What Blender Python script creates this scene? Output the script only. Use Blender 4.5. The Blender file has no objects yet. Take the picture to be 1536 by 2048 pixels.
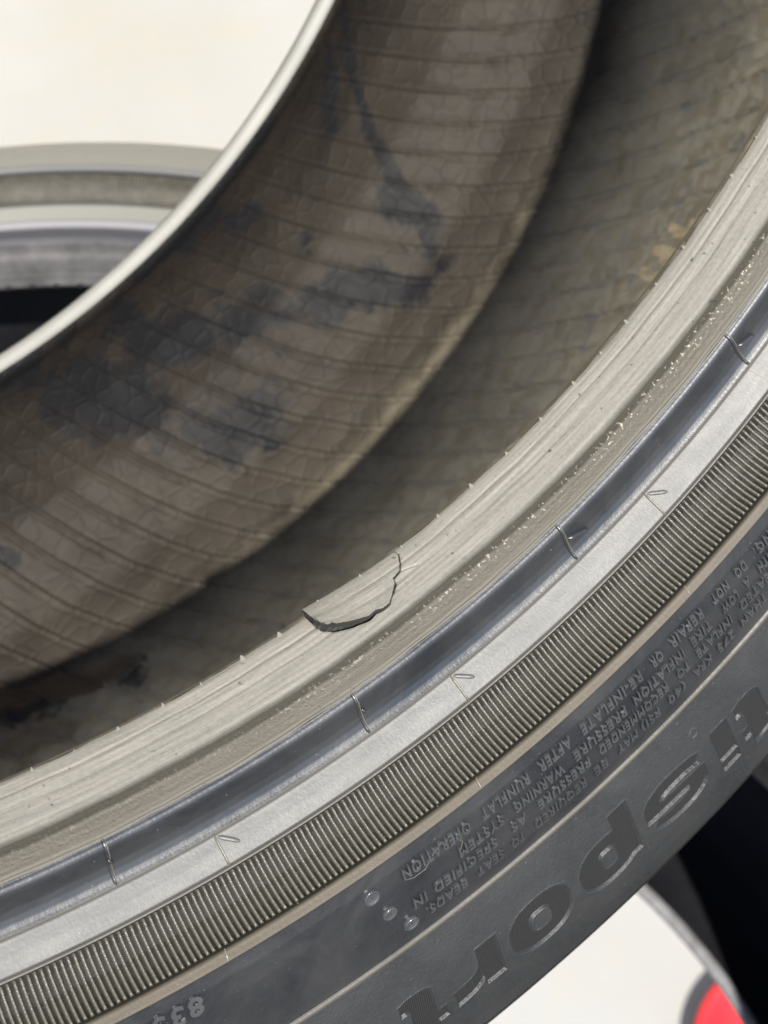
import bpy, math, random
import numpy as np
from mathutils import Matrix, Vector
random.seed(4); np.random.seed(4)
D = bpy.data; SC = bpy.context.scene; COL = SC.collection
R_ = math.radians

# ------------------------------------------------------------------ frames
# everything about the front tyre is measured in its own frame: z = axle, pointing to the viewer's side
CAM = np.array([0.0, -0.10783158, 0.21195276])
RIGHT = np.array([0.82958651, 0.20062744, 0.52109006])
DOWN = np.array([0.04890656, -0.95574147, 0.29011443])
FWD = np.array([0.55623229, -0.2151903, -0.80268223])
PITCH = R_(60)
UP = -math.cos(PITCH) * DOWN - math.sin(PITCH) * FWD
SUN_PHI, SUN_K = R_(55), 0.515
sun_t = np.array([math.sin(SUN_PHI) * SUN_K, -math.cos(SUN_PHI) * SUN_K, -1.0]); sun_t /= np.linalg.norm(sun_t)
SUN_EL = math.asin(-sun_t @ UP)
Yw = -(sun_t - (sun_t @ UP) * UP); Yw /= np.linalg.norm(Yw)
Xw = np.cross(Yw, UP)
W = np.stack([Xw, Yw, UP])                       # tyre frame -> world
H = 1.72
def tw(p): q = W @ np.asarray(p, float); return Vector((q[0], q[1], q[2] + H))
def dirw(p): return Vector(W @ np.asarray(p, float))
def frame(x, y, z, loc):
    m = Matrix.Identity(4)
    for i, a in enumerate((x, y, z)):
        a = W @ np.asarray(a, float)
        for k in range(3): m[k][i] = a[k]
    l = tw(loc)
    for k in range(3): m[k][3] = l[k]
    return m

# ------------------------------------------------------------------ camera
cd = D.cameras.new('camera'); cam = D.objects.new('camera', cd); COL.objects.link(cam)
cam.matrix_world = frame(RIGHT, -DOWN, -FWD, CAM)
cd.sensor_width = 36; cd.lens = 3175.025 / 2048 * 36
cd.clip_start = 0.01; cd.clip_end = 300
cd.dof.use_dof = True; cd.dof.focus_distance = 0.262; cd.dof.aperture_fstop = 31
SC.camera = cam

# ------------------------------------------------------------------ light
w = D.worlds.new('World'); SC.world = w; w.use_nodes = True
nt = w.node_tree; bg = nt.nodes['Background']
sky = nt.nodes.new('ShaderNodeTexSky'); sky.sky_type = 'NISHITA'; sky.sun_disc = False
sky.sun_elevation = SUN_EL; sky.sun_rotation = 0.0
nt.links.new(sky.outputs[0], bg.inputs[0]); bg.inputs[1].default_value = 0.105
sd = D.lights.new('sun', 'SUN'); sd.energy = 4.9; sd.angle = R_(1.0); sd.color = (1, .955, .88)
so = D.objects.new('sun', sd); COL.objects.link(so)
so.rotation_euler = dirw(sun_t).to_track_quat('-Z', 'Y').to_euler()
SC.view_settings.view_transform = 'Standard'; SC.view_settings.look = 'None'
SC.view_settings.exposure = 1.17; SC.view_settings.gamma = 1

# ------------------------------------------------------------------ node helper
class N:
    def __init__(s, name):
        s.m = D.materials.new(name); s.m.use_nodes = True; s.t = s.m.node_tree
        s.p = s.t.nodes['Principled BSDF']; s.co = s.t.nodes.new('ShaderNodeTexCoord').outputs['Object']
        s._r = None
    def nd(s, ty, ins=None, **kw):
        n = s.t.nodes.new(ty)
        for k, v in kw.items(): setattr(n, k, v)
        for k, v in (ins or {}).items():
            if isinstance(v, bpy.types.NodeSocket): s.t.links.new(v, n.inputs[k])
            else: n.inputs[k].default_value = v
        return n
    def mth(s, op, a, b=0.0, c=None):
        ins = {0: a, 1: b}
        if c is not None: ins[2] = c
        return s.nd('ShaderNodeMath', ins, operation=op).outputs[0]
    def rad(s):
        if s._r is None:
            x = s.nd('ShaderNodeSeparateXYZ', {0: s.co})
            s._r = s.mth('SQRT', s.mth('ADD', s.mth('MULTIPLY', x.outputs[0], x.outputs[0]), s.mth('MULTIPLY', x.outputs[1], x.outputs[1])))
            s._z = x.outputs[2]
            s._th = s.mth('ARCTAN2', x.outputs[0], s.mth('MULTIPLY', x.outputs[1], -1))
        return s._r
    def polar(s, ks, kr):                       # streak coordinates: along the ring * ks, across * kr
        s.rad()
        return s.nd('ShaderNodeCombineXYZ', {0: s.mth('MULTIPLY', s._th, ks), 1: s.mth('MULTIPLY', s._r, kr), 2: s.mth('MULTIPLY', s._z, kr)}).outputs[0]
    def noise(s, scale, det=4, rough=.6, vec=None, dist=0):
        return s.nd('ShaderNodeTexNoise', {'Vector': vec or s.co, 'Scale': scale, 'Detail': det, 'Roughness': rough, 'Distortion': dist}).outputs[0]
    def ramp(s, f, stops):
        n = s.nd('ShaderNodeValToRGB', {0: f}); e = n.color_ramp.elements
        while len(e) < len(stops): e.new(.5)
        for i, (p, c) in enumerate(stops):
            e[i].position = p; e[i].color = (c, c, c, 1) if not isinstance(c, tuple) else (*c, 1)
        return n.outputs[0]
    def band(s, x, a, b, soft):                 # 1 between a and b
        u = s.nd('ShaderNodeMapRange', {0: x, 1: a - soft, 2: a + soft, 3: 0.0, 4: 1.0}).outputs[0]
        v = s.nd('ShaderNodeMapRange', {0: x, 1: b - soft, 2: b + soft, 3: 1.0, 4: 0.0}).outputs[0]
        return s.mth('MULTIPLY', u, v)
    def mix(s, f, a, b):
        n = s.nd('ShaderNodeMix', {0: f}, data_type='RGBA')
        for i, v in ((6, a), (7, b)):
            if isinstance(v, bpy.types.NodeSocket): s.t.links.new(v, n.inputs[i])
            else: n.inputs[i].default_value = (*v, 1)
        return n.outputs[2]
    def bump(s, h, dist, strength=1.0, nrm=None):
        n = s.nd('ShaderNodeBump', {'Height': h, 'Distance': dist, 'Strength': strength})
        if nrm: s.t.links.new(nrm, n.inputs['Normal'])
        return n.outputs[0]
    def out(s, col=None, rough=None, nrm=None, spec=None):
        for k, v in (('Base Color', col), ('Roughness', rough), ('Normal', nrm), ('Specular IOR Level', spec)):
            if v is None: continue
            if isinstance(v, bpy.types.NodeSocket): s.t.links.new(v, s.p.inputs[k])
            else: s.p.inputs[k].default_value = (*v, 1) if isinstance(v, tuple) else v
        return s.m

def mat_bead():
    n = N('bead_rubber'); r = n.rad()
    stre = n.noise(1, 6, .62, n.polar(14, 1500)); fine = n.noise(1400, 5, .7); big = n.noise(60, 4, .6)
    rr = n.mth('ADD', r, n.mth('MULTIPLY', n.mth('SUBTRACT', big, .5), .0007))
    dark = n.band(rr, .23260, .23425, .00045)
    beige = n.band(rr, .23420, .2375, .0002)
    dust = n.ramp(n.mth('ADD', n.mth('MULTIPLY', stre, .6), n.mth('MULTIPLY', fine, .4)), [(.3, (.108, .102, .086)), (.5, (.160, .151, .129)), (.72, (.215, .202, .173))])
    pits = n.ramp(n.noise(700, 3, .5), [(.27, 0.), (.31, 1.)])
    dust = n.mix(pits, (.05, .05, .045), dust)
    c = n.mix(n.mth('MULTIPLY', dark, .93), dust, (.030, .027, .020))
    c = n.mix(n.mth('MULTIPLY', beige, .8), c, n.mix(stre, (.048, .042, .031), (.088, .078, .060)))
    spark = n.mth('MULTIPLY', n.mth('MULTIPLY', n.ramp(n._th, [(.50, .15), (.85, 1.)]), n.band(rr, .2336, .2347, .0004)), n.ramp(n.noise(1500, 2, .6), [(.60, 0.), (.67, 1.)]))
    c = n.mix(n.mth('MULTIPLY', spark, .5), c, (.5, .46, .36))  # glints painted as pale specks, stronger towards the upper right
    rough = n.mth('SUBTRACT', n.mth('ADD', .66, n.mth('MULTIPLY', dark, .25)), n.mth('MULTIPLY', spark, .4))
    h = n.mth('ADD', n.mth('MULTIPLY', fine, .5), n.mth('MULTIPLY', stre, .8))
    h2 = n.mth('MULTIPLY', n.noise(1700, 3, .7), n.mth('MULTIPLY', n.band(rr, .2328, .2353, .0004), 1.6))
    return n.out(c, rough, n.bump(n.mth('ADD', n.mth('ADD', h, h2), n.mth('MULTIPLY', n.noise(260, 6, .7), .8)), .0002, .8), n.mth('SUBTRACT', .45, n.mth('MULTIPLY', dark, .38)))

def mat_side():
    n = N('sidewall_rubber'); r = n.rad()
    cl = n.noise(55, 6, .65, dist=.6); fine = n.noise(1600, 4, .65); stre = n.noise(1, 5, .6, n.polar(30, 900))
    base = n.mix(n.ramp(cl, [(.35, 0.), (.65, 1.)]), (.008, .009, .011), (.022, .022, .023))
    grey = n.band(r, .2451, .2494, .0002)                          # dusty grey band
    c = n.mix(n.mth('MULTIPLY', grey, n.ramp(stre, [(.3, .5), (.7, 1.)])), base, (.080, .078, .070))
    ribs = n.band(r, .2500, .2577, .0003)
    c = n.mix(ribs, c, n.mix(n.ramp(r, [(.2515, 0.), (.2565, 1.)]), (.005, .005, .0045), (.012, .011, .008)))
    gold = n.band(r, .2576, .25925, .0001)
    c = n.mix(n.mth('MULTIPLY', gold, .9), c, n.mix(stre, (.040, .032, .020), (.075, .062, .043)))
    ring = n.band(r, .28215, .28355, .00015)
    c = n.mix(n.mth('MULTIPLY', ring, .85), c, (.07, .062, .045))
    lips = n.mth('MAXIMUM', n.band(r, .23595, .2363, .0001), n.mth('MAXIMUM', n.band(r, .24480, .24515, .0001), n.band(r, .2496, .2500, .0001)))
    c = n.mix(n.mth('MULTIPLY', lips, .6), c, (.14, .13, .11))
    logo = n.band(r, .2838, .335, .0003)
    c = n.mix(n.mth('MULTIPLY', logo, n.ramp(n.noise(900, 6, .75), [(.3, .25), (.7, .9)])), c, (.024, .024, .0235))
    specks = n.ramp(n.noise(2300, 1, .5), [(.78, 0.), (.80, 1.)])
    c = n.mix(n.mth('MULTIPLY', specks, .3), c, (.4, .4, .38))
    rough = n.mth('ADD', n.mth('MULTIPLY', cl, .30), .15)
    rough = n.mth('ADD', rough, n.mth('MULTIPLY', n.mth('MULTIPLY', n.band(r, .2363, .2447, .0003), stre), .12)); rough = n.mth('ADD', rough, n.mth('MULTIPLY', grey, .2)); rough = n.mth('ADD', rough, n.mth('MULTIPLY', logo, .14))
    rough = n.mth('ADD', rough, n.mth('MULTIPLY', n.mth('MAXIMUM', gold, ribs), .2))
    h = n.mth('ADD', n.mth('MULTIPLY', fine, n.mth('ADD', .25, n.mth('MULTIPLY', logo, 1.3))), n.mth('MULTIPLY', n.noise(220, 5, .6), .45))
    return n.out(c, rough, n.bump(h, .00016, .8), n.mth('SUBTRACT', n.mth('SUBTRACT', .80, n.mth('MULTIPLY', n.ramp(n.mth('MULTIPLY', r, 3.0), [(.845, 0.), (.95, 1.)]), .50)), n.mth('ADD', n.mth('ADD', n.mth('MULTIPLY', gold, .5), n.mth('MULTIPLY', ribs, .65)), n.mth('MULTIPLY', grey, .12))))

def mat_plain(name, col, rough, bs=1500, bd=.0001, var=.4, sp=.5):
    n = N(name); f = n.noise(bs, 4, .65); g = n.noise(bs / 12, 4, .6)
    c = n.mix(n.ramp(g, [(.3, 0.), (.7, 1.)]), tuple(x * (1 - var) for x in col), tuple(x * (1 + var) for x in col))
    return n.out(c, rough, n.bump(f, bd, .8), sp)

def mat_hatch():
    n = N('hatched_letter_rubber'); f = n.noise(1200, 3, .6)
    sp = n.nd('ShaderNodeSeparateXYZ', {0: n.co})
    v = n.mth('SINE', n.mth('MULTIPLY', n.mth('ADD', n.mth('MULTIPLY', sp.outputs[0], .93), n.mth('MULTIPLY', sp.outputs[1], .18)), 2 * math.pi / .00043))
    c = n.mix(n.ramp(v, [(.0, 0.), (.9, 1.)]), (.011, .011, .011), (.023, .023, .023))
    return n.out(c, .6, n.bump(n.mth('ADD', v, f), .00012, .8), .25)

def mat_liner():
    n = N('inner_liner_rubber'); n.rad()
    at = n.nd('ShaderNodeAttribute', attribute_name='uvs').outputs['Vector']      # metres along the ring, across
    st = n.nd('ShaderNodeAttribute', attribute_name='mask').outputs['Vector']     # stain, chalk, ochre
    s3 = n.nd('ShaderNodeSeparateXYZ', {0: st}); u3 = n.nd('ShaderNodeSeparateXYZ', {0: at})
    wob = n.nd('ShaderNodeVectorMath', {0: at, 1: n.nd('ShaderNodeTexNoise', {'Vector': at, 'Scale': 160.0, 'Detail': 2.0}).outputs[1]}, operation='MULTIPLY_ADD')
    wob.inputs[1].default_value = (1, 1, 1)
    vor = n.nd('ShaderNodeTexVoronoi', {'Vector': at, 'Scale': 175.0, 'Randomness': .7}, feature='DISTANCE_TO_EDGE').outputs[0]
    vf = n.nd('ShaderNodeTexVoronoi', {'Vector': at, 'Scale': 175.0, 'Randomness': .7}, feature='SMOOTH_F1').outputs[0]
    vc = n.nd('ShaderNodeTexVoronoi', {'Vector': at, 'Scale': 175.0, 'Randomness': .7}, feature='F1').outputs[1]
    cl = n.noise(28, 6, .62, at, .8); fine = n.noise(600, 5, .7, at); med = n.noise(90, 5, .65, at)
    crown = n.ramp(u3.outputs[1], [(.020, 0.), (.098, 1.)])                       # darker, browner far side: fading light painted into the colour
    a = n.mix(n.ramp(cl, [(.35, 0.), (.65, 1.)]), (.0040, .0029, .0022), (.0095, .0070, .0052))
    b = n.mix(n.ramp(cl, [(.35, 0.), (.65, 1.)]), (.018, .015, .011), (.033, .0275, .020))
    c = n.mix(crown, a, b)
    c = n.mix(n.mth('MULTIPLY', n.nd('ShaderNodeSeparateColor', {0: vc}).outputs[0], .10), c, (.034, .028, .022))
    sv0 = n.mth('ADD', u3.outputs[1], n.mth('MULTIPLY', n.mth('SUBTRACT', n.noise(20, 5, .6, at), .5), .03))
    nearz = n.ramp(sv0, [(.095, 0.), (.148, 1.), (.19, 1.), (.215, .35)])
    c = n.mix(nearz, c, n.mix(n.ramp(cl, [(.35, 0.), (.65, 1.)]), (.36, .31, .215), (.52, .45, .32)))  # pale near half: bounced light painted into the shaded liner's colour
    cell = n.nd('ShaderNodeSeparateColor', {0: vc}).outputs[1]; edge = n.noise(45, 4, .6, at, .6)
    sv = n.mth('ADD', n.mth('MULTIPLY', s3.outputs[0], .62), n.mth('ADD', n.mth('MULTIPLY', n.mth('SUBTRACT', edge, .5), 2.2), n.mth('ADD', n.mth('MULTIPLY', n.mth('SUBTRACT', med, .5), .9), n.mth('MULTIPLY', n.mth('SUBTRACT', cell, .5), .22))))
    sv = n.mth('MULTIPLY', sv, n.mth('MINIMUM', n.mth('MULTIPLY', s3.outputs[0], 8), 1))
    stain = n.ramp(sv, [(.16, 0.), (.48, 1.)])
    c = n.mix(n.mth('MULTIPLY', stain, .92), c, (.003, .0033, .0045))
    och = n.ramp(n.mth('ADD', s3.outputs[2], n.mth('MULTIPLY', n.mth('SUBTRACT', med, .5), 1.3)), [(.42, 0.), (.75, 1.)])
    c = n.mix(n.mth('MULTIPLY', och, .6), c, (.075, .048, .026))
    ch = n.ramp(n.mth('ADD', s3.outputs[1], n.mth('MULTIPLY', n.mth('SUBTRACT', fine, .5), .5)), [(.40, 0.), (.55, 1.)])
    c = n.mix(ch, c, (.80, .62, .36))
    hex_ = n.ramp(vor, [(0., 0.), (.12, 1.)])
    bumpy = n.ramp(u3.outputs[1], [(.085, .02), (.115, 1.)])
    h = n.mth('ADD', n.mth('MULTIPLY', hex_, .24), n.mth('MULTIPLY', n.mth('MULTIPLY', vf, -5.0), bumpy))
    h = n.mth('ADD', h, n.mth('MULTIPLY', fine, .10)); h = n.mth('ADD', h, n.mth('MULTIPLY', med, .35))
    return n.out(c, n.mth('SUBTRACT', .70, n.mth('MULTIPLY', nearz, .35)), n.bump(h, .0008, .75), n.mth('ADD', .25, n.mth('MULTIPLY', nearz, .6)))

M = dict(bead=mat_bead(), side=mat_side(), hatch=mat_hatch(), liner=mat_liner(),
         tread=mat_plain('tread_rubber', (.010, .010, .010), .75, sp=.12),
         rib=mat_plain('rib_rubber', (.085, .079, .062), .26, 2600, .00018, .35),
         letter=mat_plain('raised_letter_rubber', (.037, .038, .040), .2, 2200, .00008, .25, .9),
         gold=mat_plain('mould_line_rubber', (.09, .085, .068), .34, 1800, .0001, .2),
         torn=mat_plain('torn_rubber', (.020, .0195, .017), .7, 900, .0004, .4),
         farbead=mat_plain('dusty_bead_rubber', (.165, .165, .152), .6, 500, .0001, .12))

# ------------------------------------------------------------------ mesh helpers
def link(ob, parent=None):
    COL.objects.link(ob)
    if parent: ob.parent = parent
    return ob
def mesh_np(name, V, F, mat, parent=None, smooth=True, attrs=None):
    me = D.meshes.new(name); V = np.asarray(V, np.float32); F = np.asarray(F, np.int32); k = F.shape[1]
    me.vertices.add(len(V)); me.vertices.foreach_set('co', V.ravel())
    me.loops.add(F.size); me.loops.foreach_set('vertex_index', F.ravel())
    me.polygons.add(len(F)); me.polygons.foreach_set('loop_start', np.arange(0, F.size, k, dtype=np.int32))
    me.polygons.foreach_set('use_smooth', np.full(len(F), smooth)); me.update(calc_edges=True)
    me.materials.append(mat)
    for an, val in (attrs or {}).items():
        a = me.attributes.new(an, 'FLOAT_VECTOR', 'POINT'); a.data.foreach_set('vector', np.asarray(val, np.float32).ravel())
    me.validate()
    return link(D.objects.new(name, me), parent)
def resample(pts, step):
    P = np.array(pts, float); out = [P[0]]
    for a, b in zip(P[:-1], P[1:]):
        k = max(1, int(round(np.hypot(*(b - a)) / step)))
        out += [a + (b - a) * i / k for i in range(1, k + 1)]
    return np.array(out)
def smoothpath(pts, step, it=2):
    P = resample(pts, step)
    for _ in range(it):
        Q = P.copy(); Q[1:-1] = .25 * P[:-2] + .5 * P[1:-1] + .25 * P[2:]; P = Q
    return P
def pos(R, th, z): return np.stack([R * np.sin(th), -R * np.cos(th), z], -1)
def grid(Rg, Tg, Zg, closed):                  # arrays [profile, theta]
    a, b = Rg.shape; V = pos(Rg, Tg, Zg).reshape(-1, 3); idx = np.arange(a * b).reshape(a, b)
    if closed: idx = np.concatenate([idx, idx[:, :1]], 1)
    F = np.stack([idx[:-1, :-1], idx[1:, :-1], idx[1:, 1:], idx[:-1, 1:]], -1).reshape(-1, 4)
    return V, F
def theta_array(a, b, fine, coarse=2.0):       # degrees, fine between a and b, closed ring
    f = np.arange(a, b, fine); c = np.arange(b, a + 360, coarse)
    return np.radians(np.concatenate([f, c]))
def revolve(name, P, th, mat, parent, closed=True, disp=None, flip=False):
    P = np.asarray(P) / 1000; T, Rg = np.meshgrid(th, P[:, 0]); Zg = np.repeat(P[:, 1:2], len(th), 1)
    if disp is not None: Rg, Zg = disp(Rg.copy(), T, Zg.copy(), P)
    V, F = grid(Rg, T, Zg, closed)
    if flip: F = F[:, ::-1]
    return mesh_np(name, V, F, mat, parent)
def thing(name, label, cat, mtx, group=None):
    e = D.objects.new(name, None); e.empty_display_size = .05; COL.objects.link(e); e.matrix_world = mtx
    e['label'] = label; e['category'] = cat
    if group: e['group'] = group
    return e

# ------------------------------------------------------------------ profiles (mm: radius, z)
BEAD = [(228.6, -.6), (228.6, 0), (228.7, .5), (229.25, 1.9), (229.53, 2.15), (229.5, 2.6), (229.7, 3.2), (230.3, 4.2), (230.52, 4.5), (230.6, 5.0),
        (231.6, 7.3), (232.2, 8.5), (232.95, 9.35), (233.6, 9.8), (234.25, 10.5), (234.85, 11.6), (235.3, 12.7), (235.5, 13.2), (235.7, 13.28),
        (235.8, 12.85), (235.95, 12.85), (236.02, 13.3), (236.25, 13.38)]
SIDE = [(236.25, 13.38), (236.4, 13.35), (236.65, 13.65), (237.0, 13.92), (237.5, 14.08), (238.3, 14.0), (239.6, 13.6), (241.2, 13.15), (242.6, 13.1), (243.6, 13.3), (244.3, 13.65), (244.7, 14.0),
        (244.85, 13.55), (245.0, 13.55), (245.1, 14.15), (245.5, 14.4), (247.2, 15.65), (248.6, 16.5), (249.2, 16.9), (249.35, 16.4), (249.6, 16.4),
        (249.7, 17.05), (249.95, 17.15), (250.2, 16.5), (252.2, 17.2), (254.5, 18.9), (256.35, 20.9), (257.3, 22.6), (257.4, 23.45), (257.55, 23.85),
        (258.2, 24.3), (258.8, 24.8), (259.1, 25.0), (259.3, 24.65), (259.6, 24.65), (262, 24.7), (266, 24.2), (270, 23.3), (275, 21.85), (279, 20.5),
        (282.1, 19.3), (282.35, 19.65), (282.9, 19.7), (283.3, 19.35), (283.7, 18.75)]
LOGO = [(283.7, 18.75), (290, 17.85), (297, 16.7), (304, 15.3), (310, 13.9), (315, 12.4), (319.5, 10.6)]
SHOU = [(319.5, 10.6), (322.2, 8.9), (324.3, 6.6), (325.6, 4.2), (326.3, 3.9), (326.5, 2.6), (327.3, -1), (328, -6), (328.4, -10), (325.5, -12), (325.5, -15), (329, -17), (331, -50),
        (325, -51), (325, -60), (331.8, -61), (332, -91)]
LINER = [(228.6, -182), (231, -179.6), (234, -179.8), (237, -183), (245, -187), (258, -190), (275, -190), (288, -185), (298, -176), (305, -162),
         (309.5, -140), (312, -115), (312.5, -91), (311.5, -68), (308, -48), (302, -32), (292, -18), (278, -9), (262, -5), (245, -5), (234, -7), (230, -4), (228.6, -.6)]
def zside(Rm):                                  # sidewall height (m) over radius (m)
    P = np.array(SIDE + LOGO[1:] + SHOU[1:6]) / 1000
    return np.interp(Rm, P[:, 0], P[:, 1])

# ------------------------------------------------------------------ logo letters as signed distance (mm), u along reading, v outwards
def box(u, v, x0, x1, y0, y1, r=.5):
    cx, cy, hx, hy = (x0 + x1) / 2, (y0 + y1) / 2, (x1 - x0) / 2 - r, (y1 - y0) / 2 - r
    qx, qy = np.abs(u - cx) - hx, np.abs(v - cy) - hy
    return np.hypot(np.maximum(qx, 0), np.maximum(qy, 0)) + np.minimum(np.maximum(qx, qy), 0) - r
def poly(u, v, pts):
    d = np.full(u.shape, 1e9); ins = np.zeros(u.shape, bool); n = len(pts)
    for i in range(n):
        (x0, y0), (x1, y1) = pts[i], pts[(i + 1) % n]; ex, ey = x1 - x0, y1 - y0
        t = np.clip(((u - x0) * ex + (v - y0) * ey) / (ex * ex + ey * ey), 0, 1)
        d = np.minimum(d, np.hypot(u - x0 - t * ex, v - y0 - t * ey))
        c = (y0 > v) != (y1 > v)
        with np.errstate(divide='ignore', invalid='ignore'):
            ins ^= c & (u < (x1 - x0) * (v - y0) / (y1 - y0 + 1e-12) + x0)
    return np.where(ins, -d, d)
def ring_o(u, v, cx, cy, rx, ry, hx, hy, n=2.4):
    k = (np.abs((u - cx) / rx) ** n + np.abs((v - cy) / ry) ** n) ** (1 / n) - 1
    return np.maximum(k * min(rx, ry), -box(u, v, cx - hx, cx + hx, cy - hy, cy + hy, min(hx, hy) * .75))
def bez(p0, p1, p2, p3, n=8):
    return [tuple((1 - t) ** 3 * np.array(p0) + 3 * (1 - t) ** 2 * t * np.array(p1) + 3 * (1 - t) * t * t * np.array(p2) + t ** 3 * np.array(p3)) for t in np.linspace(0, 1, n)]
def L_o(u, v): return ring_o(u, v, 7.2, 6, 7.3, 6.5, 2.4, 2.6)
def L_p(u, v): return np.minimum(box(u, v, 0, 4.6, -4.6, 11.0, .2), ring_o(u, v, 7.4, 6, 7.2, 6.4, 2.0, 2.6))
def L_i(u, v): return np.minimum(box(u, v, 0, 4.6, 0, 10.0, .25), box(u, v, 0, 4.6, 10.6, 13.4, .25))
def L_r(u, v):
    return poly(u, v, [(0, 0), (4.7, 0)] + bez((4.7, 3.5), (4.9, 6.5), (7.6, 7.0), (11, 7.0)) + [(11, 11.4)] + bez((9.5, 11.2), (7, 11.2), (5.6, 10.4), (4.5, 9.0), 5) + [(4.3, 11.3), (0, 11.3)])
def L_t(u, v):
    return poly(u, v, [(0, 3.0)] + bez((0, 1.0), (1, -.4), (3, -.4), (5, -.4), 5) + [(7.0, .2), (7.0, 3.2), (5.9, 3.0), (5.0, 3.8), (5.0, 8.2), (6.9, 8.2), (6.9, 11.2), (5.0, 11.2), (5.0, 15), (0, 14.2), (0, 11.2), (-2, 11.2), (-2, 8.2), (0, 8.2)])
def L_s(u, v):
    pts = bez((15.2, 10.3), (11, 13.4), (.6, 13.6), (.6, 8.4), 14) + bez((.6, 5.4), (3, 4.9), (8.5, 4.7), (10.6, 4.6), 6) + bez((12, 4.5), (11.6, 3.2), (10, 3.2), (8, 3.2), 4) + \
        bez((5, 3.2), (3.4, 3.4), (1.6, 4.0), (1.6, 4.0), 3) + bez((.4, 1.6), (4, -1.0), (16.4, -1.6), (16.4, 4.0), 14) + bez((16.4, 7.2), (13, 7.4), (8.6, 7.5), (6.4, 7.6), 6) + \
        bez((5.0, 7.8), (5.2, 9.0), (7, 9.0), (8.8, 9.0), 4) + bez((11, 9.0), (12.4, 8.8), (14, 8.2), (14, 8.2), 3)
    return poly(u, v, pts)
R0 = 296.0
LOGO_T = [('t', L_t, 50.15), ('i', L_i, 48.42), ('s', L_s, 47.0), ('p', L_p, 43.4), ('o', L_o, 40.1), ('r', L_r, 36.88), ('t', L_t, 34.0)]
def logo_sdf(Rm, T, only=None):
    out = np.full(Rm.shape, 9.0)
    for k, (nm, fn, t0) in enumerate(LOGO_T):
        if only is not None and k != only: continue
        u = (R_(t0) - T) * 302; v = Rm * 1000 - R0
        m = (u > -3) & (u < 19) & (v > -7) & (v < 17)
        d = np.full(Rm.shape, 9.0); d[m] = fn(u[m], v[m]); out = np.minimum(out, d)
    return out
PIT = .00055
def disp_logo(Rg, T, Zg, P):
    s = logo_sdf(Rg, T)
    t = np.clip((.12 - s) / .34, 0, 1); Zg -= PIT * t * t * (3 - 2 * t)
    rim = np.exp(-((s - .35) / .16) ** 2); Zg += .00012 * rim
    d = np.hypot((R_(47.0) - T) * 291.6, Rg * 1000 - 291.6)        # little round vent mark
    Zg += .0002 * np.exp(-((d - 1.05) / .16) ** 2)
    return Rg, Zg

# ------------------------------------------------------------------ tyre with everything the photograph shows
T1 = thing('tyre', 'worn black tyre in front, torn flap on its dusty bead, raised lettering on its sidewall', 'tyre', frame((1, 0, 0), (0, 1, 0), (0, 0, 1), (0, 0, 0)), 'old tyres kept outdoors')

# tear in the bead, traced as (theta, path position) -------------------------------
BP = smoothpath(BEAD, .14, 2) / 1000
bs = np.r_[0, np.cumsum(np.hypot(*np.diff(BP, axis=0).T))]
def pix_to_bead():
    th = np.radians(np.linspace(28, 48, 801)); T, Rg = np.meshgrid(th, BP[:, 0]); Z = np.repeat(BP[:, 1:2], len(th), 1)
    return T, pos(Rg, T, Z)
TEAR = [(795, 1107), (799, 1130), (798, 1142), (786, 1158), (790, 1170), (786, 1186), (780, 1210), (768, 1221), (752, 1228), (741, 1241), (708, 1254), (676, 1262), (643, 1262), (628, 1252)]
BRANCH = [(798, 1143), (812, 1138), (835, 1130)]
HAIR = [(841, 1370 - 0), (870, 1366)]
_T, _X = pix_to_bead(); _q = _X - CAM; _w = _q @ FWD
_I = np.stack([768 + 3175.025 * (_q @ RIGHT) / _w, 1024 + 3175.025 * (_q @ DOWN) / _w], -1)
def bead_at(p):                                 # where that mark sits on the bead: angle, distance from the toe
    d = (_I[..., 0] - p[0]) ** 2 + (_I[..., 1] - p[1]) ** 2; i = np.unravel_index(d.argmin(), d.shape); return _T[i], bs[i[0]]
tear = np.array([bead_at(p) for p in TEAR]); branch = np.array([bead_at(p) for p in BRANCH])
th_r, th_l = tear[0, 0], tear[-1, 0]
def seg_dist(T, S, pl):
    d = np.full(T.shape, 1e9)
    for (a0, s0), (a1, s1) in zip(pl[:-1], pl[1:]):
        x0, x1 = a0 * .231, a1 * .231; ex, ey = x1 - x0, s1 - s0; X = T * .231
        t = np.clip(((X - x0) * ex + (S - s0) * ey) / (ex * ex + ey * ey + 1e-12), 0, 1)
        d = np.minimum(d, np.hypot(X - x0 - t * ex, S - s0 - t * ey))
    return d
def disp_bead(Rg, T, Zg, P):
    s = np.r_[0, np.cumsum(np.hypot(*np.diff(P, axis=0).T))]; S = np.repeat(s[:, None], T.shape[1], 1)
    n = np.random.default_rng(5)
    # crack groove (pushed into the rubber: outwards in radius, back in z)
    d = seg_dist(T, S, tear[:6]); g = .0007 * np.clip(1 - d / .00022, 0, 1)
    d2 = seg_dist(T, S, branch); g = np.maximum(g, .0004 * np.clip(1 - d2 / .00016, 0, 1))
    # material missing beneath the flap
    ts = np.interp(T, tear[::-1, 0], tear[::-1, 1], left=0, right=0) if tear[0, 0] > tear[-1, 0] else np.interp(T, tear[:, 0], tear[:, 1], left=0, right=0)
    ins = np.clip((ts - S) / .0005, 0, 1) * np.clip((T - (th_l - .001)) / .004, 0, 1) * np.clip((th_r - T) / .01, 0, 1)
    g = np.maximum(g, .0019 * ins)
    # slight waviness of a used bead
    wav = .00008 * (np.sin(T * 61) + np.sin(T * 143 + 1.3) * .6) + .00003 * np.sin(S * 5200 + 3 * np.sin(T * 17))
    Rg += g * .85 + wav * .6; Zg -= g * .5 - wav * .4
    return Rg, Zg
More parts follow.
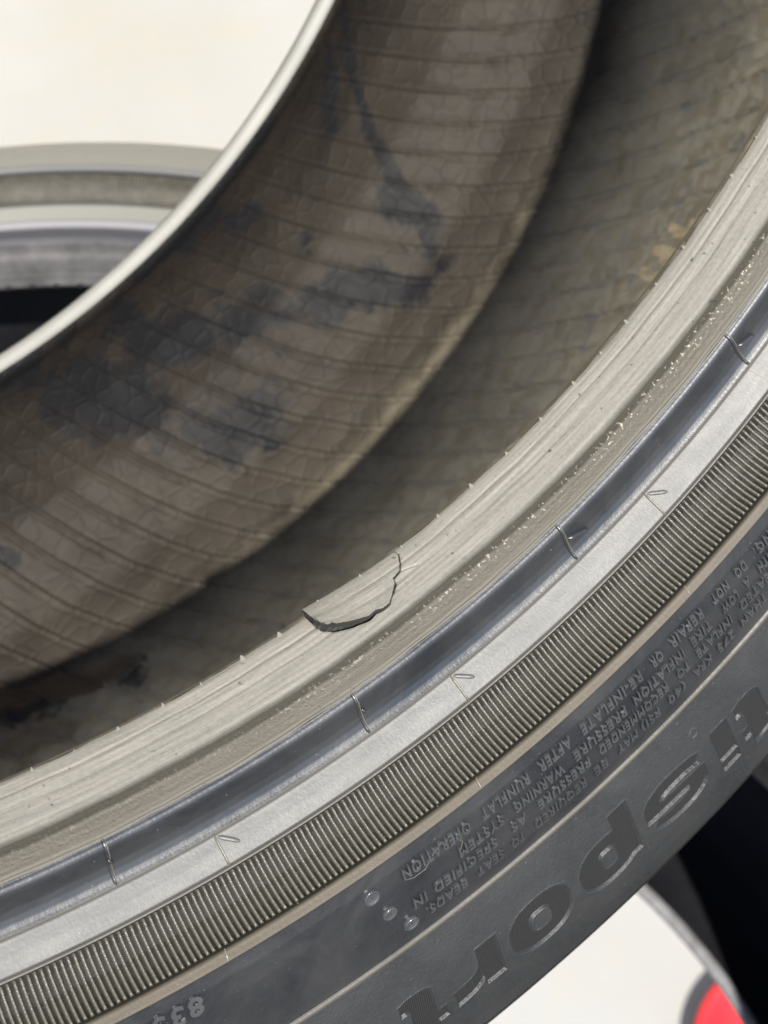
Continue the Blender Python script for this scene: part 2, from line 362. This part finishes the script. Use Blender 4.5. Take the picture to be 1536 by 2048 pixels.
revolve('bead', BP * 1000, theta_array(8, 72, .055), M['bead'], T1, disp=disp_bead)

# the flap: a slab of the bead, hinged at its right end and lifted at its left
def flap():
    nt_, ns = 140, 70; ths = np.linspace(th_l, th_r, nt_); order = np.argsort(tear[:, 0])
    tb = np.maximum.accumulate(tear[order][::-1, 1])[::-1] if False else tear[order, 1]
    lim = np.interp(ths, tear[order, 0], tb); lim[0] = max(lim[0], .0042)
    V = []; rng = np.random.default_rng(3)
    fx = np.interp
    top = np.zeros((ns, nt_, 3)); bot = np.zeros((ns, nt_, 3))
    for j, t in enumerate(ths):
        k = (t - th_l) / (th_r - th_l)                                   # 0 left, 1 hinge
        for i in range(ns):
            f = i / (ns - 1); s = f * lim[j]
            Rr, z = np.interp(s, bs, BP[:, 0]), np.interp(s, bs, BP[:, 1])
            s2 = min(s + .0004, bs[-1]); dr = np.interp(s2, bs, BP[:, 0]) - Rr; dz = np.interp(s2, bs, BP[:, 1]) - z; L = math.hypot(dr, dz) + 1e-12
            nr, nz = -dz / L, dr / L
            lift = .0023 * (1 - k) ** 1.3 * (.7 + .45 * f) + .00012 * (1 - k)
            jit = .00012 * math.sin(j * .9 + 2 * math.sin(j * .31)) * f ** 3
            top[i, j] = (Rr + nr * lift, t, z + nz * (lift + jit)); th_ = .0014 * (1 - k) ** .5 + .0002
            inn = .00035 * (1 - k)
            bot[i, j] = (Rr + nr * (lift - th_) - dr / L * inn * f, t, z + nz * (lift - th_) - dz / L * inn * f)
    a = top.reshape(-1, 3); b = bot.reshape(-1, 3); A = np.concatenate([a, b]); V = pos(A[:, 0], A[:, 1], A[:, 2])
    idx = np.arange(ns * nt_).reshape(ns, nt_); o = ns * nt_
    F = np.stack([idx[:-1, :-1], idx[1:, :-1], idx[1:, 1:], idx[:-1, 1:]], -1).reshape(-1, 4); F2 = F[:, ::-1] + o
    E = []
    for e in (idx[0], idx[-1], idx[:, 0], idx[:, -1]): E += [[e[k], e[k + 1], e[k + 1] + o, e[k] + o] for k in range(len(e) - 1)]
    ob = mesh_np('torn_flap', V, F, M['bead'], T1)
    under = mesh_np('torn_edge', V, np.concatenate([F2, np.array(E)]), M['torn'], ob, smooth=False)
    bed = []
    for j, t in enumerate(ths):
        for i in range(24):
            s = i / 23 * (lim[j] + .00045); Rr, z = np.interp(s, bs, BP[:, 0]), np.interp(s, bs, BP[:, 1]); k = (t - th_l) / (th_r - th_l)
            e = min(i / 3, (23 - i) / 2, 1) * min(1, (1 - k) * 5, k * 40 + .3); dd = .0019 * e - .00006 - .00012 * e * (1 + .5 * math.sin(i * 2.1 + j * .7))
            bed.append((Rr + dd * .85, t, z - dd * .5))
    B_ = np.array(bed); ix = np.arange(24 * nt_).reshape(nt_, 24)
    mesh_np('torn_bed', pos(B_[:, 0], B_[:, 1], B_[:, 2]), np.stack([ix[:-1, :-1], ix[1:, :-1], ix[1:, 1:], ix[:-1, 1:]], -1).reshape(-1, 4)[:, ::-1], M['torn'], T1)
    ob['label'] = 'strip of bead rubber torn loose and lifted at its left end'
flap()

# rubber nubs along the bead toe
def nub_mesh():
    V = []; F = []
    for j in range(5):
        f = j / 4; r = .00050 * (1 - f) ** 1.1 + .00010
        for i in range(8):
            a = i * math.pi / 4; V.append((r * 1.15 * math.cos(a), .00095 * f - .0001, -.0001 + r * .9 * math.sin(a) - .0003 * f))
    for j in range(4):
        for i in range(8): F.append((j * 8 + i, j * 8 + (i + 1) % 8, j * 8 + 8 + (i + 1) % 8, j * 8 + 8 + i))
    V.append((0, .00095, -.0004)); me_v = V
    me = D.meshes.new('rubber_nub'); me.from_pydata(me_v, [], F + [(32 + i, 32 + (i + 1) % 8, 40) for i in range(8)]); me.materials.append(M['bead'])
    for p in me.polygons: p.use_smooth = True
    return me
nm = nub_mesh(); t = 12.0; rg = random.Random(2)
while t < 72:
    o = D.objects.new('rubber_nub', nm); link(o, T1); a = R_(t); Rr = .2286 - .00005
    if th_l < a < th_r: Rr -= .0010 * (1 - (a - th_l) / (th_r - th_l))
    o.location = (Rr * math.sin(a), -Rr * math.cos(a), -.0001); o.rotation_euler = (0, 0, a); s = rg.uniform(.35, .85); o.scale = (s * rg.uniform(.8, 1.5), s, s)
    t += 2.0 + rg.uniform(-.25, .25)

# sidewall, logo zone, shoulder and tread, far side
revolve('sidewall', smoothpath(SIDE, .16, 1), theta_array(8, 72, .16), M['side'], T1)
def logo_zone():
    P = np.concatenate([resample(LOGO[:2] + [(290.5, 17.77)], .8), resample([(290.5, 17.77), (297, 16.7), (304, 15.3), (310.6, 13.74)], .14)[1:], resample([(310.6, 13.74), (315, 12.4), (319.5, 10.6)], .8)[1:]])
    return revolve('letter_band', P, theta_array(30, 53, .03), M['side'], T1, disp=disp_logo)
logo_zone()
revolve('shoulder', smoothpath(SHOU, .5, 1), theta_array(8, 72, .4), M['tread'], T1)
mir = [(a, -182 - b) for a, b in (BEAD[::-1] + [])]
full_out = SIDE + LOGO[1:] + SHOU[1:]
revolve('far_sidewall', [(a, -182 - b) for a, b in full_out[::3] + [full_out[-1]]], theta_array(8, 72, 1), M['side'], T1, flip=True)
revolve('far_bead', smoothpath([(236.25, -195.4)] + [(a, -182 - b) for a, b in BEAD[::-1][4:-2]] + [(228.6, -182), (229.2, -180.6), (231, -179.7), (233.6, -179.9), (234.4, -180.8)], .5, 1), theta_array(8, 95, .5), M['farbead'], T1)

for k, (nm_, fn, t0) in enumerate(LOGO_T):     # letter floors, hatched
    Rr = np.arange(.2905, .3115, .00013); th = np.arange(R_(t0) - 19 / 302, R_(t0) + 3 / 302, .00043)
    T, Rg = np.meshgrid(th, Rr); s = logo_sdf(Rg, T, k); Z = zside(Rg) - PIT + .00003
    V, F = grid(Rg, T, Z, False); sf = s.ravel()[F].max(1); F = F[sf < -.02]
    u, inv = np.unique(F, return_inverse=True); mesh_np('sunken_letter', V[u], inv.reshape(-1, 4), M['hatch'], T1)

# serrated band: one rib per pitch, 48 to each eleven degrees
def rib_mesh():
    path = resample([(250.25, 16.85), (252, 17.5), (254.3, 19.2), (256.1, 21.2), (257.1, 22.9), (257.25, 23.3)], 1.1) / 1000
    prof = [(-.00027, -.0004), (-.00022, .0002), (-.00009, .00042), (.00009, .00042), (.00022, .0002), (.00027, -.0004)]
    V = []; F = []
    for k, (r, z) in enumerate(path):
        a = path[max(k - 1, 0)]; b = path[min(k + 1, len(path) - 1)]; d = b - a; L = math.hypot(*d); n = (-d[1] / L, d[0] / L)
        sc = .75 if k in (0, len(path) - 1) else 1
        for x, h in prof: V.append((x, -(r + n[0] * h * sc), z + n[1] * h * sc))
    m = len(prof)
    for k in range(len(path) - 1):
        for i in range(m - 1): F.append((k * m + i, k * m + i + 1, (k + 1) * m + i + 1, (k + 1) * m + i))
    F.append(tuple(range(m))[::-1]); F.append(tuple((len(path) - 1) * m + i for i in range(m)))
    me = D.meshes.new('rib'); me.from_pydata(V, [], F); me.materials.append(M['rib'])
    for p in me.polygons: p.use_smooth = len(p.vertices) == 4
    return me
rm = rib_mesh(); pitch = 10.975 / 46; k0 = int(12 / pitch); nrib = 0
vis = []
k = 0
while k * pitch < 360:
    a = k * pitch
    if 13.2 < a < 65: vis.append(a)
    k += 1
for a in vis[:300]:
    o = D.objects.new('rib', rm); link(o, T1); o.rotation_euler = (0, 0, R_(a + random.uniform(-.008, .008)))
rv = np.array([v.co[:] for v in rm.vertices]); rf = [tuple(p.vertices) for p in rm.polygons if len(p.vertices) == 4]
def rest_ribs(parent, angs, name='rib_band'):
    A = np.radians(angs); c, s = np.cos(A), np.sin(A)
    V = np.stack([c[:, None] * rv[:, 0] - s[:, None] * rv[:, 1], s[:, None] * rv[:, 0] + c[:, None] * rv[:, 1], np.repeat(rv[None, :, 2], len(A), 0)], -1).reshape(-1, 3)
    F = (np.array(rf)[None] + (np.arange(len(A)) * len(rv))[:, None, None]).reshape(-1, 4)
    o = mesh_np(name, V, F, M['rib'], parent); o['kind'] = 'stuff'; return o
rest_ribs(T1, [i * pitch for i in range(int(360 / pitch)) if not 13.2 < i * pitch < 65])

# bars of rubber laid on the sidewall (mould marks): path in (theta deg, radius mm)
def bar(name, pts, wd, ht, mat, parent=T1, zoff=0):
    P = np.array(pts, float); Q = [P[0]]
    for a, b in zip(P[:-1], P[1:]):
        L = math.hypot((b[0] - a[0]) * 4.4, b[1] - a[1]); k = max(1, int(L / .5)); Q += [a + (b - a) * i / k for i in range(1, k + 1)]
    Q = np.array(Q); C = pos(Q[:, 1] / 1000, np.radians(Q[:, 0]), zside(Q[:, 1] / 1000) + zoff); V = []; F = []
    for k in range(len(C)):
        d = C[min(k + 1, len(C) - 1)] - C[max(k - 1, 0)]; d /= np.linalg.norm(d); z = np.array([0, 0, 1.]); sd_ = np.cross(d, z); sd_ /= np.linalg.norm(sd_); up = np.cross(sd_, d)
        e = .45 if k in (0, len(C) - 1) else 1
        for x, h in ((-1, -.4), (-.75, .55), (0, 1), (.75, .55), (1, -.4)): V.append(C[k] + sd_ * x * wd / 2 * e + up * h * ht * (e if h > 0 else 1))
    for k in range(len(C) - 1):
        for i in range(4): F.append((k * 5 + i, k * 5 + i + 1, k * 5 + 6 + i, k * 5 + 5 + i))
    o = mesh_np(name, V, F, mat, parent); return o
for k in range(-1, 5):
    a = 24.92 + 10.975 * k
    bar('mould_mark', [(a, 236.2), (a, 244.9)], .00075, .00042, M['side'])
    bar('mould_mark', [(a + .05, 236.4), (a + .05, 244.6)], .00026, .00050, M['gold'])  # pale strip paints the bright right side of the mark
    bar('mould_mark', [(a - .15, 245.3), (a - .1, 247.6)], .0001, .00005, M['gold'])
    b = 28.83 + 10.98 * k
    bar('mould_mark', [(b, 245.0), (b, 249.6)], .00048, .00042, M['gold'])
    bar('vent_stub', [(b + .10, 245.4), (b + .75, 247.3)], .0008, .00038, M['side'])
for a, l in ((46.98, 1.0), (57.95, .9), (36.02, .12), (24.92, .12)):      # vent spews that stand up from the mark
    bar('vent_spew', [(a - .05, 239.7), (a + l, 240.7 + l * .9)], .0009, .0012, M['side'])
for a in (27.3, 38.2, 49.2, 60.1): bar('mould_mark', [(a, 257.5), (a - .1, 259.2)], .0004, .00022, M['gold'])
for a in (39.3, 35.6): bar('mould_mark', [(a, 282.1), (a, 283.4)], .00025, .0003, M['gold'])
bar('scratch', [(35.35, 265.0), (35.7, 263.4), (36.1, 263.6), (36.5, 264.6), (36.7, 266.4), (36.5, 268.2)], .00016, .00008, M['gold'])
bar('scratch', [(34.2, 265.6), (34.5, 266.3), (35.0, 266.3), (35.35, 265.0)], .00014, .00007, M['gold'])

def stud(a, Rm, r, h, ringed=True):             # round raised button
    V = []; F = []; n = 28; ang = R_(a); z0 = float(zside(Rm / 1000)); dz = float(zside(Rm / 1000 + .001) - z0)
    rows = [(r * 1.05, -.25), (r * .97, .7), (r * .86, 1.0), (r * .74, .78), (r * .6, .7), (0.0001, .7)]
    for rr, f in rows:
        for i in range(n):
            q = 2 * math.pi * i / n; du, dv = rr * math.cos(q), rr * math.sin(q); RR = Rm / 1000 + dv; tt = ang + du / (Rm / 1000)
            V.append((RR * math.sin(tt), -RR * math.cos(tt), z0 + dz * dv * 1000 + h * f))
    for j in range(len(rows) - 1):
        for i in range(n): F.append((j * n + i, j * n + (i + 1) % n, (j + 1) * n + (i + 1) % n, (j + 1) * n + i))
    return mesh_np('round_stud', V, F, M['letter'], T1)
stud(32.75, 263.9, .0015, .0008); stud(33.25, 270.4, .0014, .0006); stud(33.95, 276.6, .0015, .0008)

# raised words; each is laid out from its first to its last letter (degrees), tops outward
FC = {}
def word(txt, a0, a1, base, cap=2.6, ht=.00052, name='raised_word'):
    if txt not in FC:
        c = D.curves.new('w', 'FONT'); c.body = txt; c.size = 1; c.extrude = .5; c.bevel_depth = .028; c.bevel_resolution = 1; c.resolution_u = 3; c.space_character = 1.2; c.offset = .0
        o = D.objects.new('w', c); COL.objects.link(o); dg = bpy.context.evaluated_depsgraph_get(); me = D.meshes.new_from_object(o.evaluated_get(dg))
        FC[txt] = me; D.objects.remove(o)
    me = FC[txt]; n = len(me.vertices); V = np.empty(n * 3); me.vertices.foreach_get('co', V); V = V.reshape(-1, 3)
    x0, x1 = V[:, 0].min(), V[:, 0].max(); capu = .73
    th = R_(a0) - (V[:, 0] - x0) / (x1 - x0) * R_(a0 - a1); Rm = base / 1000 + V[:, 1] / capu * cap / 1000
    hz = np.where(V[:, 2] > .49, 1.0, np.where(V[:, 2] > 0.2, .75, -.5)) * ht
    P = pos(Rm, th, zside(Rm) + hz)
    nw = D.meshes.new(name); nw.from_pydata(P.tolist(), [], [tuple(p.vertices) for p in me.polygons]); nw.materials.append(M['letter'])
    return link(D.objects.new(name, nw), T1)
for t_, a, b in (('ING.', 53.4, 52.25), ('DO', 51.7, 51.1), ('NOT', 50.65, 49.75), ('REPAIR', 49.15, 47.35), ('OR', 46.9, 46.3), ('RE-INFLATE', 45.75, 42.6), ('AFTER', 42.05, 40.45), ('RUNFLAT', 39.95, 37.7), ('OPERATION', 37.15, 34.1)): word(t_, a, b, 262.6)
for t_, a, b in (('WITH', 53.2, 52.1), ('A', 51.55, 51.25), ('LOW', 50.85, 49.95), ('TIRE', 49.3, 48.2), ('INFLATION', 47.75, 45.05), ('PRESSURE', 44.6, 41.95), ('WARNING', 41.4, 39.0), ('SYSTEM', 38.45, 36.4)): word(t_, a, b, 266.9)
for t_, a, b in (('SEATED', 52.7, 50.75), ('INFLATE', 50.2, 48.25), ('TO', 47.8, 47.15), ('RECOMMENDED', 46.6, 43.0), ('PRESSURE', 42.5, 39.95), ('AS', 39.35, 38.65), ('SPECIFIED', 37.95, 35.1), ('IN', 34.75, 34.2)): word(t_, a, b, 271.0)
for t_, a, b in (('THAN', 52.0, 50.55), ('275', 50.1, 49.2), ('KPA', 48.8, 47.85), ('(40', 47.35, 46.45), ('PSI)', 45.95, 45.0), ('MAY', 44.75, 43.75), ('BE', 43.2, 42.55), ('REQUIRED', 42.1, 39.6), ('TO', 39.1, 38.5), ('SEAT', 38.1, 36.9), ('BEADS.', 36.4, 34.6)): word(t_, a, b, 275.4)
word('8338', 26.0, 23.4, 262.0, 3.9, .0004)

# ------------------------------------------------------------------ inner liner
LP = smoothpath(LINER, 1.2, 2) / 1000; ls = np.r_[0, np.cumsum(np.hypot(*np.diff(LP, axis=0).T))] * 1000
STAINS = [([(73.2, 2), (72.8, 9), (69.9, 24), (67.6, 40), (66.4, 51.5), (64.9, 66.8), (63.3, 79)], 1.6), ([(64.9, 60), (64.9, 68), (63.2, 80)], 3.5), ([(61.8, 77.6), (60, 68), (57.7, 60), (55.5, 54), (54, 50)], 5.0),
          ([(40.5, 4), (43.1, 29), (44.4, 40), (45.6, 52), (47.7, 62.6), (49.5, 66)], 8.0), ([(46.5, 10), (48.8, 28), (52, 44), (54, 50)], 6.5), ([(62, 3), (52, 3), (42, 3)], 7.0), ([(33.6, 56), (34, 58)], 1.6), ([(57, 20), (58.5, 24)], 2.2), ([(60, 43), (59.2, 47)], 2.2), ([(66, 30), (70, 12)], 2.0),
          ([(30.5, 100), (33, 104), (35, 108)], 4.0)]
OCHRE = [([(29, 92), (31.5, 98), (33.5, 104), (35.5, 104)], 4.0), ([(29, 112), (31, 114)], 4.0)]
CHALK = [([(66.7, 147.5), (66.5, 152), (66.9, 156), (67.4, 158)], 1.2), ([(67.5, 152), (67.2, 156)], .8), ([(67.9, 148.5), (67.9, 153), (67.9, 157)], 1.2), ([(69.1, 149.5), (69.0, 154), (69.1, 158)], 1.2), ([(69.1, 155), (69.8, 155)], .6)]
def disp_maker():
    def f(th):
        T, Rg = np.meshgrid(th, LP[:, 0]); Zg = np.repeat(LP[:, 1:2], len(th), 1); S = np.repeat(ls[:, None], len(th), 1); Td = np.degrees(T)
        ph = (Td - .096 * S - 1.1) / 2.05; fr = (ph - np.round(ph)) * 2.05 * 5.3                     # mm from the nearest bladder line
        win = np.clip((S - 7) / 4, 0, 1) * np.clip((215 - S) / 20, 0, 1)
        amp = (.0011 * np.exp(-(fr / .55) ** 2) - .0006 * np.exp(-((fr + 1.3) / .7) ** 2) - .0004 * np.exp(-((fr - 1.3) / .6) ** 2)) * win
        # shallow dents that make the near half lumpy
        cellu = Td * 5.3 / 6.2; cellv = S / 7.5; amp2 = .00025 * np.sin(cellu * 2 * np.pi + 2 * np.sin(cellv * 3)) * np.sin(cellv * 2 * np.pi + 1.5 * np.sin(cellu * 2.3)) * np.clip((S - 92) / 12, 0, 1) * win
        saw = (ph - np.floor(ph) - .5) * .0011 * np.clip((S - 40) / 50, 0, 1) * win
        lump = .0005 * np.sin(Td * .9 + 2 * np.sin(S * .05)) * np.sin(S * .11 + Td * .7) * win
        a = amp + amp2 + saw + lump; Rg = Rg - a * .9; Zg = Zg + np.where(S < 70, a * .6, 0)
        def mask(lst):
            m = np.zeros(T.shape)
            for pl, wd in lst:
                for (a0, s0), (a1, s1) in zip(pl[:-1], pl[1:]):
                    x0, x1 = a0 * 5.0, a1 * 5.0; ex, ey = x1 - x0, s1 - s0; X = Td * 5.0
                    t = np.clip(((X - x0) * ex + (S - s0) * ey) / (ex * ex + ey * ey + 1e-9), 0, 1)
                    d = np.hypot(X - x0 - t * ex, S - s0 - t * ey); m = np.maximum(m, np.clip(1.1 - d / wd * .5, 0, 1))
            return m
        uv = np.stack([T * .28, S / 1000, 0 * S], -1).reshape(-1, 3)
        mk = np.stack([mask(STAINS), mask(CHALK), mask(OCHRE)], -1).reshape(-1, 3)
        return Rg, T, Zg, uv, mk
    return f
th = theta_array(8, 100, .09, 2.0); Rg, T, Zg, uv, mk = disp_maker()(th); V, F = grid(Rg, T, Zg, True)
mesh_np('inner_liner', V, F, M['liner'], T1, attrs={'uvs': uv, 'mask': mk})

# ------------------------------------------------------------------ the other tyres
def cam2t(p): return CAM + np.array(p)[0] * RIGHT + np.array(p)[1] * DOWN + np.array(p)[2] * FWD
def dcam(p): return p[0] * RIGHT + p[1] * DOWN + p[2] * FWD
def tyre_frame(q, shift=0.0):
    a, b = q[3], q[4]; n = np.array([math.sin(a) * math.cos(b), -math.sin(b), -math.cos(a) * math.cos(b)])
    e1 = np.cross(n, [0, 0, 1.]); e1 /= np.linalg.norm(e1); e2 = np.cross(n, e1); c = np.array(q[:3]) + n * shift
    return frame(dcam(e1), dcam(e2), dcam(n), cam2t(c))
SIDE2 = SIDE[:-8] + [(266, 24.0), (270, 22.8), (274, 20.6), (277.5, 17.2), (280, 13), (282, 8)]
def plain_tyre(root, th, closed, side, shoulder, liner_mat=M['liner'], ribs=None, beadmat=M['bead'], sidemat=M['side'], short=False):
    revolve('bead', smoothpath(BEAD, .3, 1), th, beadmat, root, closed)
    revolve('sidewall', smoothpath(side, .35, 1), th, sidemat, root, closed)
    revolve('tread', smoothpath(shoulder + [(a, -182 - b) for a, b in (side + shoulder[1:-1])[::-1]], 1.5, 1), th[::4] if not closed else th, M['tread'], root, closed)
    fb = [(236.25, -195.4)] + ([(234, -190), (230, -184.5)] if short else [(a, -182 - b) for a, b in BEAD[::-1][4:-2]]) + [(228.6, -182), (229.2, -180.6), (231, -179.7), (233.6, -179.9), (234.4, -180.8)]
    revolve('far_bead', smoothpath(fb, .8, 1), th, M['farbead'], root, closed)
    lp = smoothpath([(min(a, shoulder[-1][0] - 8), b) for a, b in LINER], 3, 1)
    revolve('inner_liner', lp, th, liner_mat, root, closed)
    if ribs is not None: rest_ribs(root, ribs)
def mat_dusty_glare():
    n = N('dusty_sidewall_rubber'); r = n.rad(); st = n.noise(1, 5, .6, n.polar(30, 900)); f = n.noise(1200, 4, .6)
    c = n.mix(st, (.030, .031, .036), (.045, .045, .050))
    c = n.mix(n.band(r, .2451, .2494, .0004), c, (.13, .13, .115))
    c = n.mix(n.band(r, .2425, .2451, .0006), c, (.16, .16, .17))  # bright strip paints the sheen on the groove's outer side
    c = n.mix(n.band(r, .2500, .2577, .0003), c, (.020, .020, .019))
    c = n.mix(n.band(r, .2600, .2950, .0006), c, n.mix(st, (.105, .103, .09), (.14, .137, .12)))  # pale outer zone: sun glare painted in together with dust
    c = n.mix(n.band(r, .2582, .2600, .0002), c, (.10, .10, .10))
    return n.out(c, .5, n.bump(f, .0001, .6))
dark_liner = mat_plain('dark_liner_rubber', (.006, .006, .0075), .8, 400, .0002, .3, .1)  # shade inside the rear tyres put into the liner colour
T2 = thing('tyre', 'blurred grey tyre behind, seen through the hole of the front tyre at upper left', 'tyre', tyre_frame((-.12375569, .11836761, .42201832, -.12322779, .54393497)), 'old tyres kept outdoors')
th2 = np.radians(np.arange(-40, 40, .25))
plain_tyre(T2, th2, False, SIDE2, [(282, 8), (284, 2), (285, -8), (285.5, -91)], dark_liner, [i * pitch for i in range(int(-38 / pitch), int(38 / pitch))], mat_plain('shaded_bead_rubber', (.06, .058, .062), .5), mat_dusty_glare())
nt2 = -36.0; nm2 = nm.copy(); nm2.materials[0] = M['tread']
while nt2 < 36:
    o = D.objects.new('rubber_nub', nm2); link(o, T2); a = R_(nt2); o.location = (.2286 * math.sin(a), -.2286 * math.cos(a), 0); o.rotation_euler = (0, 0, a); o.scale = (1.6, 1.3, 1.3); nt2 += 2.1
_n = np.array([math.sin(.087) * math.cos(.4746), -math.sin(.4746), -math.cos(.087) * math.cos(.4746)]); _e1 = np.cross(_n, [0, 0, 1.]); _e1 /= np.linalg.norm(_e1); _e2 = np.cross(_n, _e1)
_o = np.array([.806, -.495, .328]); T3A = math.degrees(math.atan2(_o @ _e2, _o @ _e1)) + 90
T3 = thing('tyre', 'shaded black tyre low behind the front one, pale ground beside it at lower right', 'tyre', tyre_frame((-.041, .317, .645, .087, .4746), .182), 'old tyres kept outdoors')
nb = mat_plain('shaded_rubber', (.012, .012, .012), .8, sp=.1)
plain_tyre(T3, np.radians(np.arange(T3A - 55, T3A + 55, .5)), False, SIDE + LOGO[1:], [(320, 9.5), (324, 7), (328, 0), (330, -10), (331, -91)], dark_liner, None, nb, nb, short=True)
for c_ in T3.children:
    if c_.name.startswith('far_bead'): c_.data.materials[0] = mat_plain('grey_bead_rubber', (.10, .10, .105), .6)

# ------------------------------------------------------------------ ground and what stands on it
def mat_ground():
    n = N('pale_concrete'); a = n.noise(.9, 6, .6); b = n.noise(14, 6, .65); f = n.noise(160, 4, .7)
    c = n.mix(n.ramp(a, [(.35, 0.), (.62, 1.)]), (.215, .208, .188), (.243, .246, .246))
    c = n.mix(n.mth('MULTIPLY', n.ramp(b, [(.5, 0.), (.75, 1.)]), .35), c, (.25, .22, .165))
    return n.out(c, .85, n.bump(f, .002, .5))
g = mesh_np('ground', [(-60, -60, -.004), (60, -60, -.004), (60, 60, -.004), (-60, 60, -.004)], [(0, 1, 2, 3)], mat_plain('worn_asphalt', (.045, .045, .044), .9, 40, .004, .25)); g['kind'] = 'structure'  # unseen dark surface, added to darken what the sidewall reflects
_a = W @ np.array([0, 0, 1.]); _a[2] = 0; _a /= np.linalg.norm(_a); _t = np.array([-_a[1], _a[0], 0])
_v = [_a * d + _t * u for u, d in ((-8, -3.0), (8, -3.0), (8, .7), (-8, .7))]
g = mesh_np('pavement', [(q[0], q[1], 0) for q in _v], [(0, 1, 2, 3)], mat_ground()); g['kind'] = 'structure'

def ground_hit(px, py, h=0.0):
    d = dirw((px - 768) / 3175.025 * RIGHT + (py - 1024) / 3175.025 * DOWN + FWD); c = tw(CAM); t = (h - c.z) / d.z; return c + d * t
# low red tub on the ground
rp = ground_hit(1580, 2110, .03)
red = mat_plain('red_plastic', (.40, .008, .012), .4, 60, .0005, .1)
rc = D.objects.new('red_tub', None); COL.objects.link(rc); rc.location = (rp.x, rp.y, 0)
rc['label'] = 'bright red plastic tub on the pale ground, blurred at the lower right edge'; rc['category'] = 'tub'
def lathe(name, prof, mat, parent, n=48):
    V = [(r * math.cos(2 * math.pi * i / n), r * math.sin(2 * math.pi * i / n), z) for r, z in prof for i in range(n)]
    F = [(j * n + i, j * n + (i + 1) % n, (j + 1) * n + (i + 1) % n, (j + 1) * n + i) for j in range(len(prof) - 1) for i in range(n)]
    return mesh_np(name, V, F, mat, parent)
lathe('body', [(.001, .004), (.075, .004), (.085, .012), (.094, .030), (.090, .030), (.082, .016), (.001, .010)], red, rc)
lathe('rim', [(.0905, .0305), (.0905, .035), (.101, .035), (.103, .031), (.101, .025), (.0945, .025)], red, rc)

# unseen pale panel, added to reflect warm light into the liner and hide blue sky
ah = W @ np.array([0, 0, 1.]); ah[2] = 0; ah /= np.linalg.norm(ah); tg = np.array([-ah[1], ah[0], 0])
def mat_bounce_wall():
    n = N('pale_plaster'); a = n.noise(1.2, 6, .6); f = n.noise(60, 5, .7)
    return n.out(n.mix(n.ramp(a, [(.35, 0.), (.65, 1.)]), (.52, .47, .36), (.60, .56, .45)), .9, n.bump(f, .003, .5))
cw = -ah * 2.5; Vw = []
for z in (0, 3.6):
    for u, d in ((-9, 0), (9, 0), (9, .2), (-9, .2)): q = cw + tg * u - ah * d; Vw.append((q[0], q[1], z))
wl = mesh_np('wall', Vw, [(0, 1, 5, 4), (1, 2, 6, 5), (2, 3, 7, 6), (3, 0, 4, 7), (4, 5, 6, 7)], mat_bounce_wall(), smooth=False)
wl['label'] = 'pale plastered wall standing behind the tyres, catching the sun'; wl['category'] = 'wall'
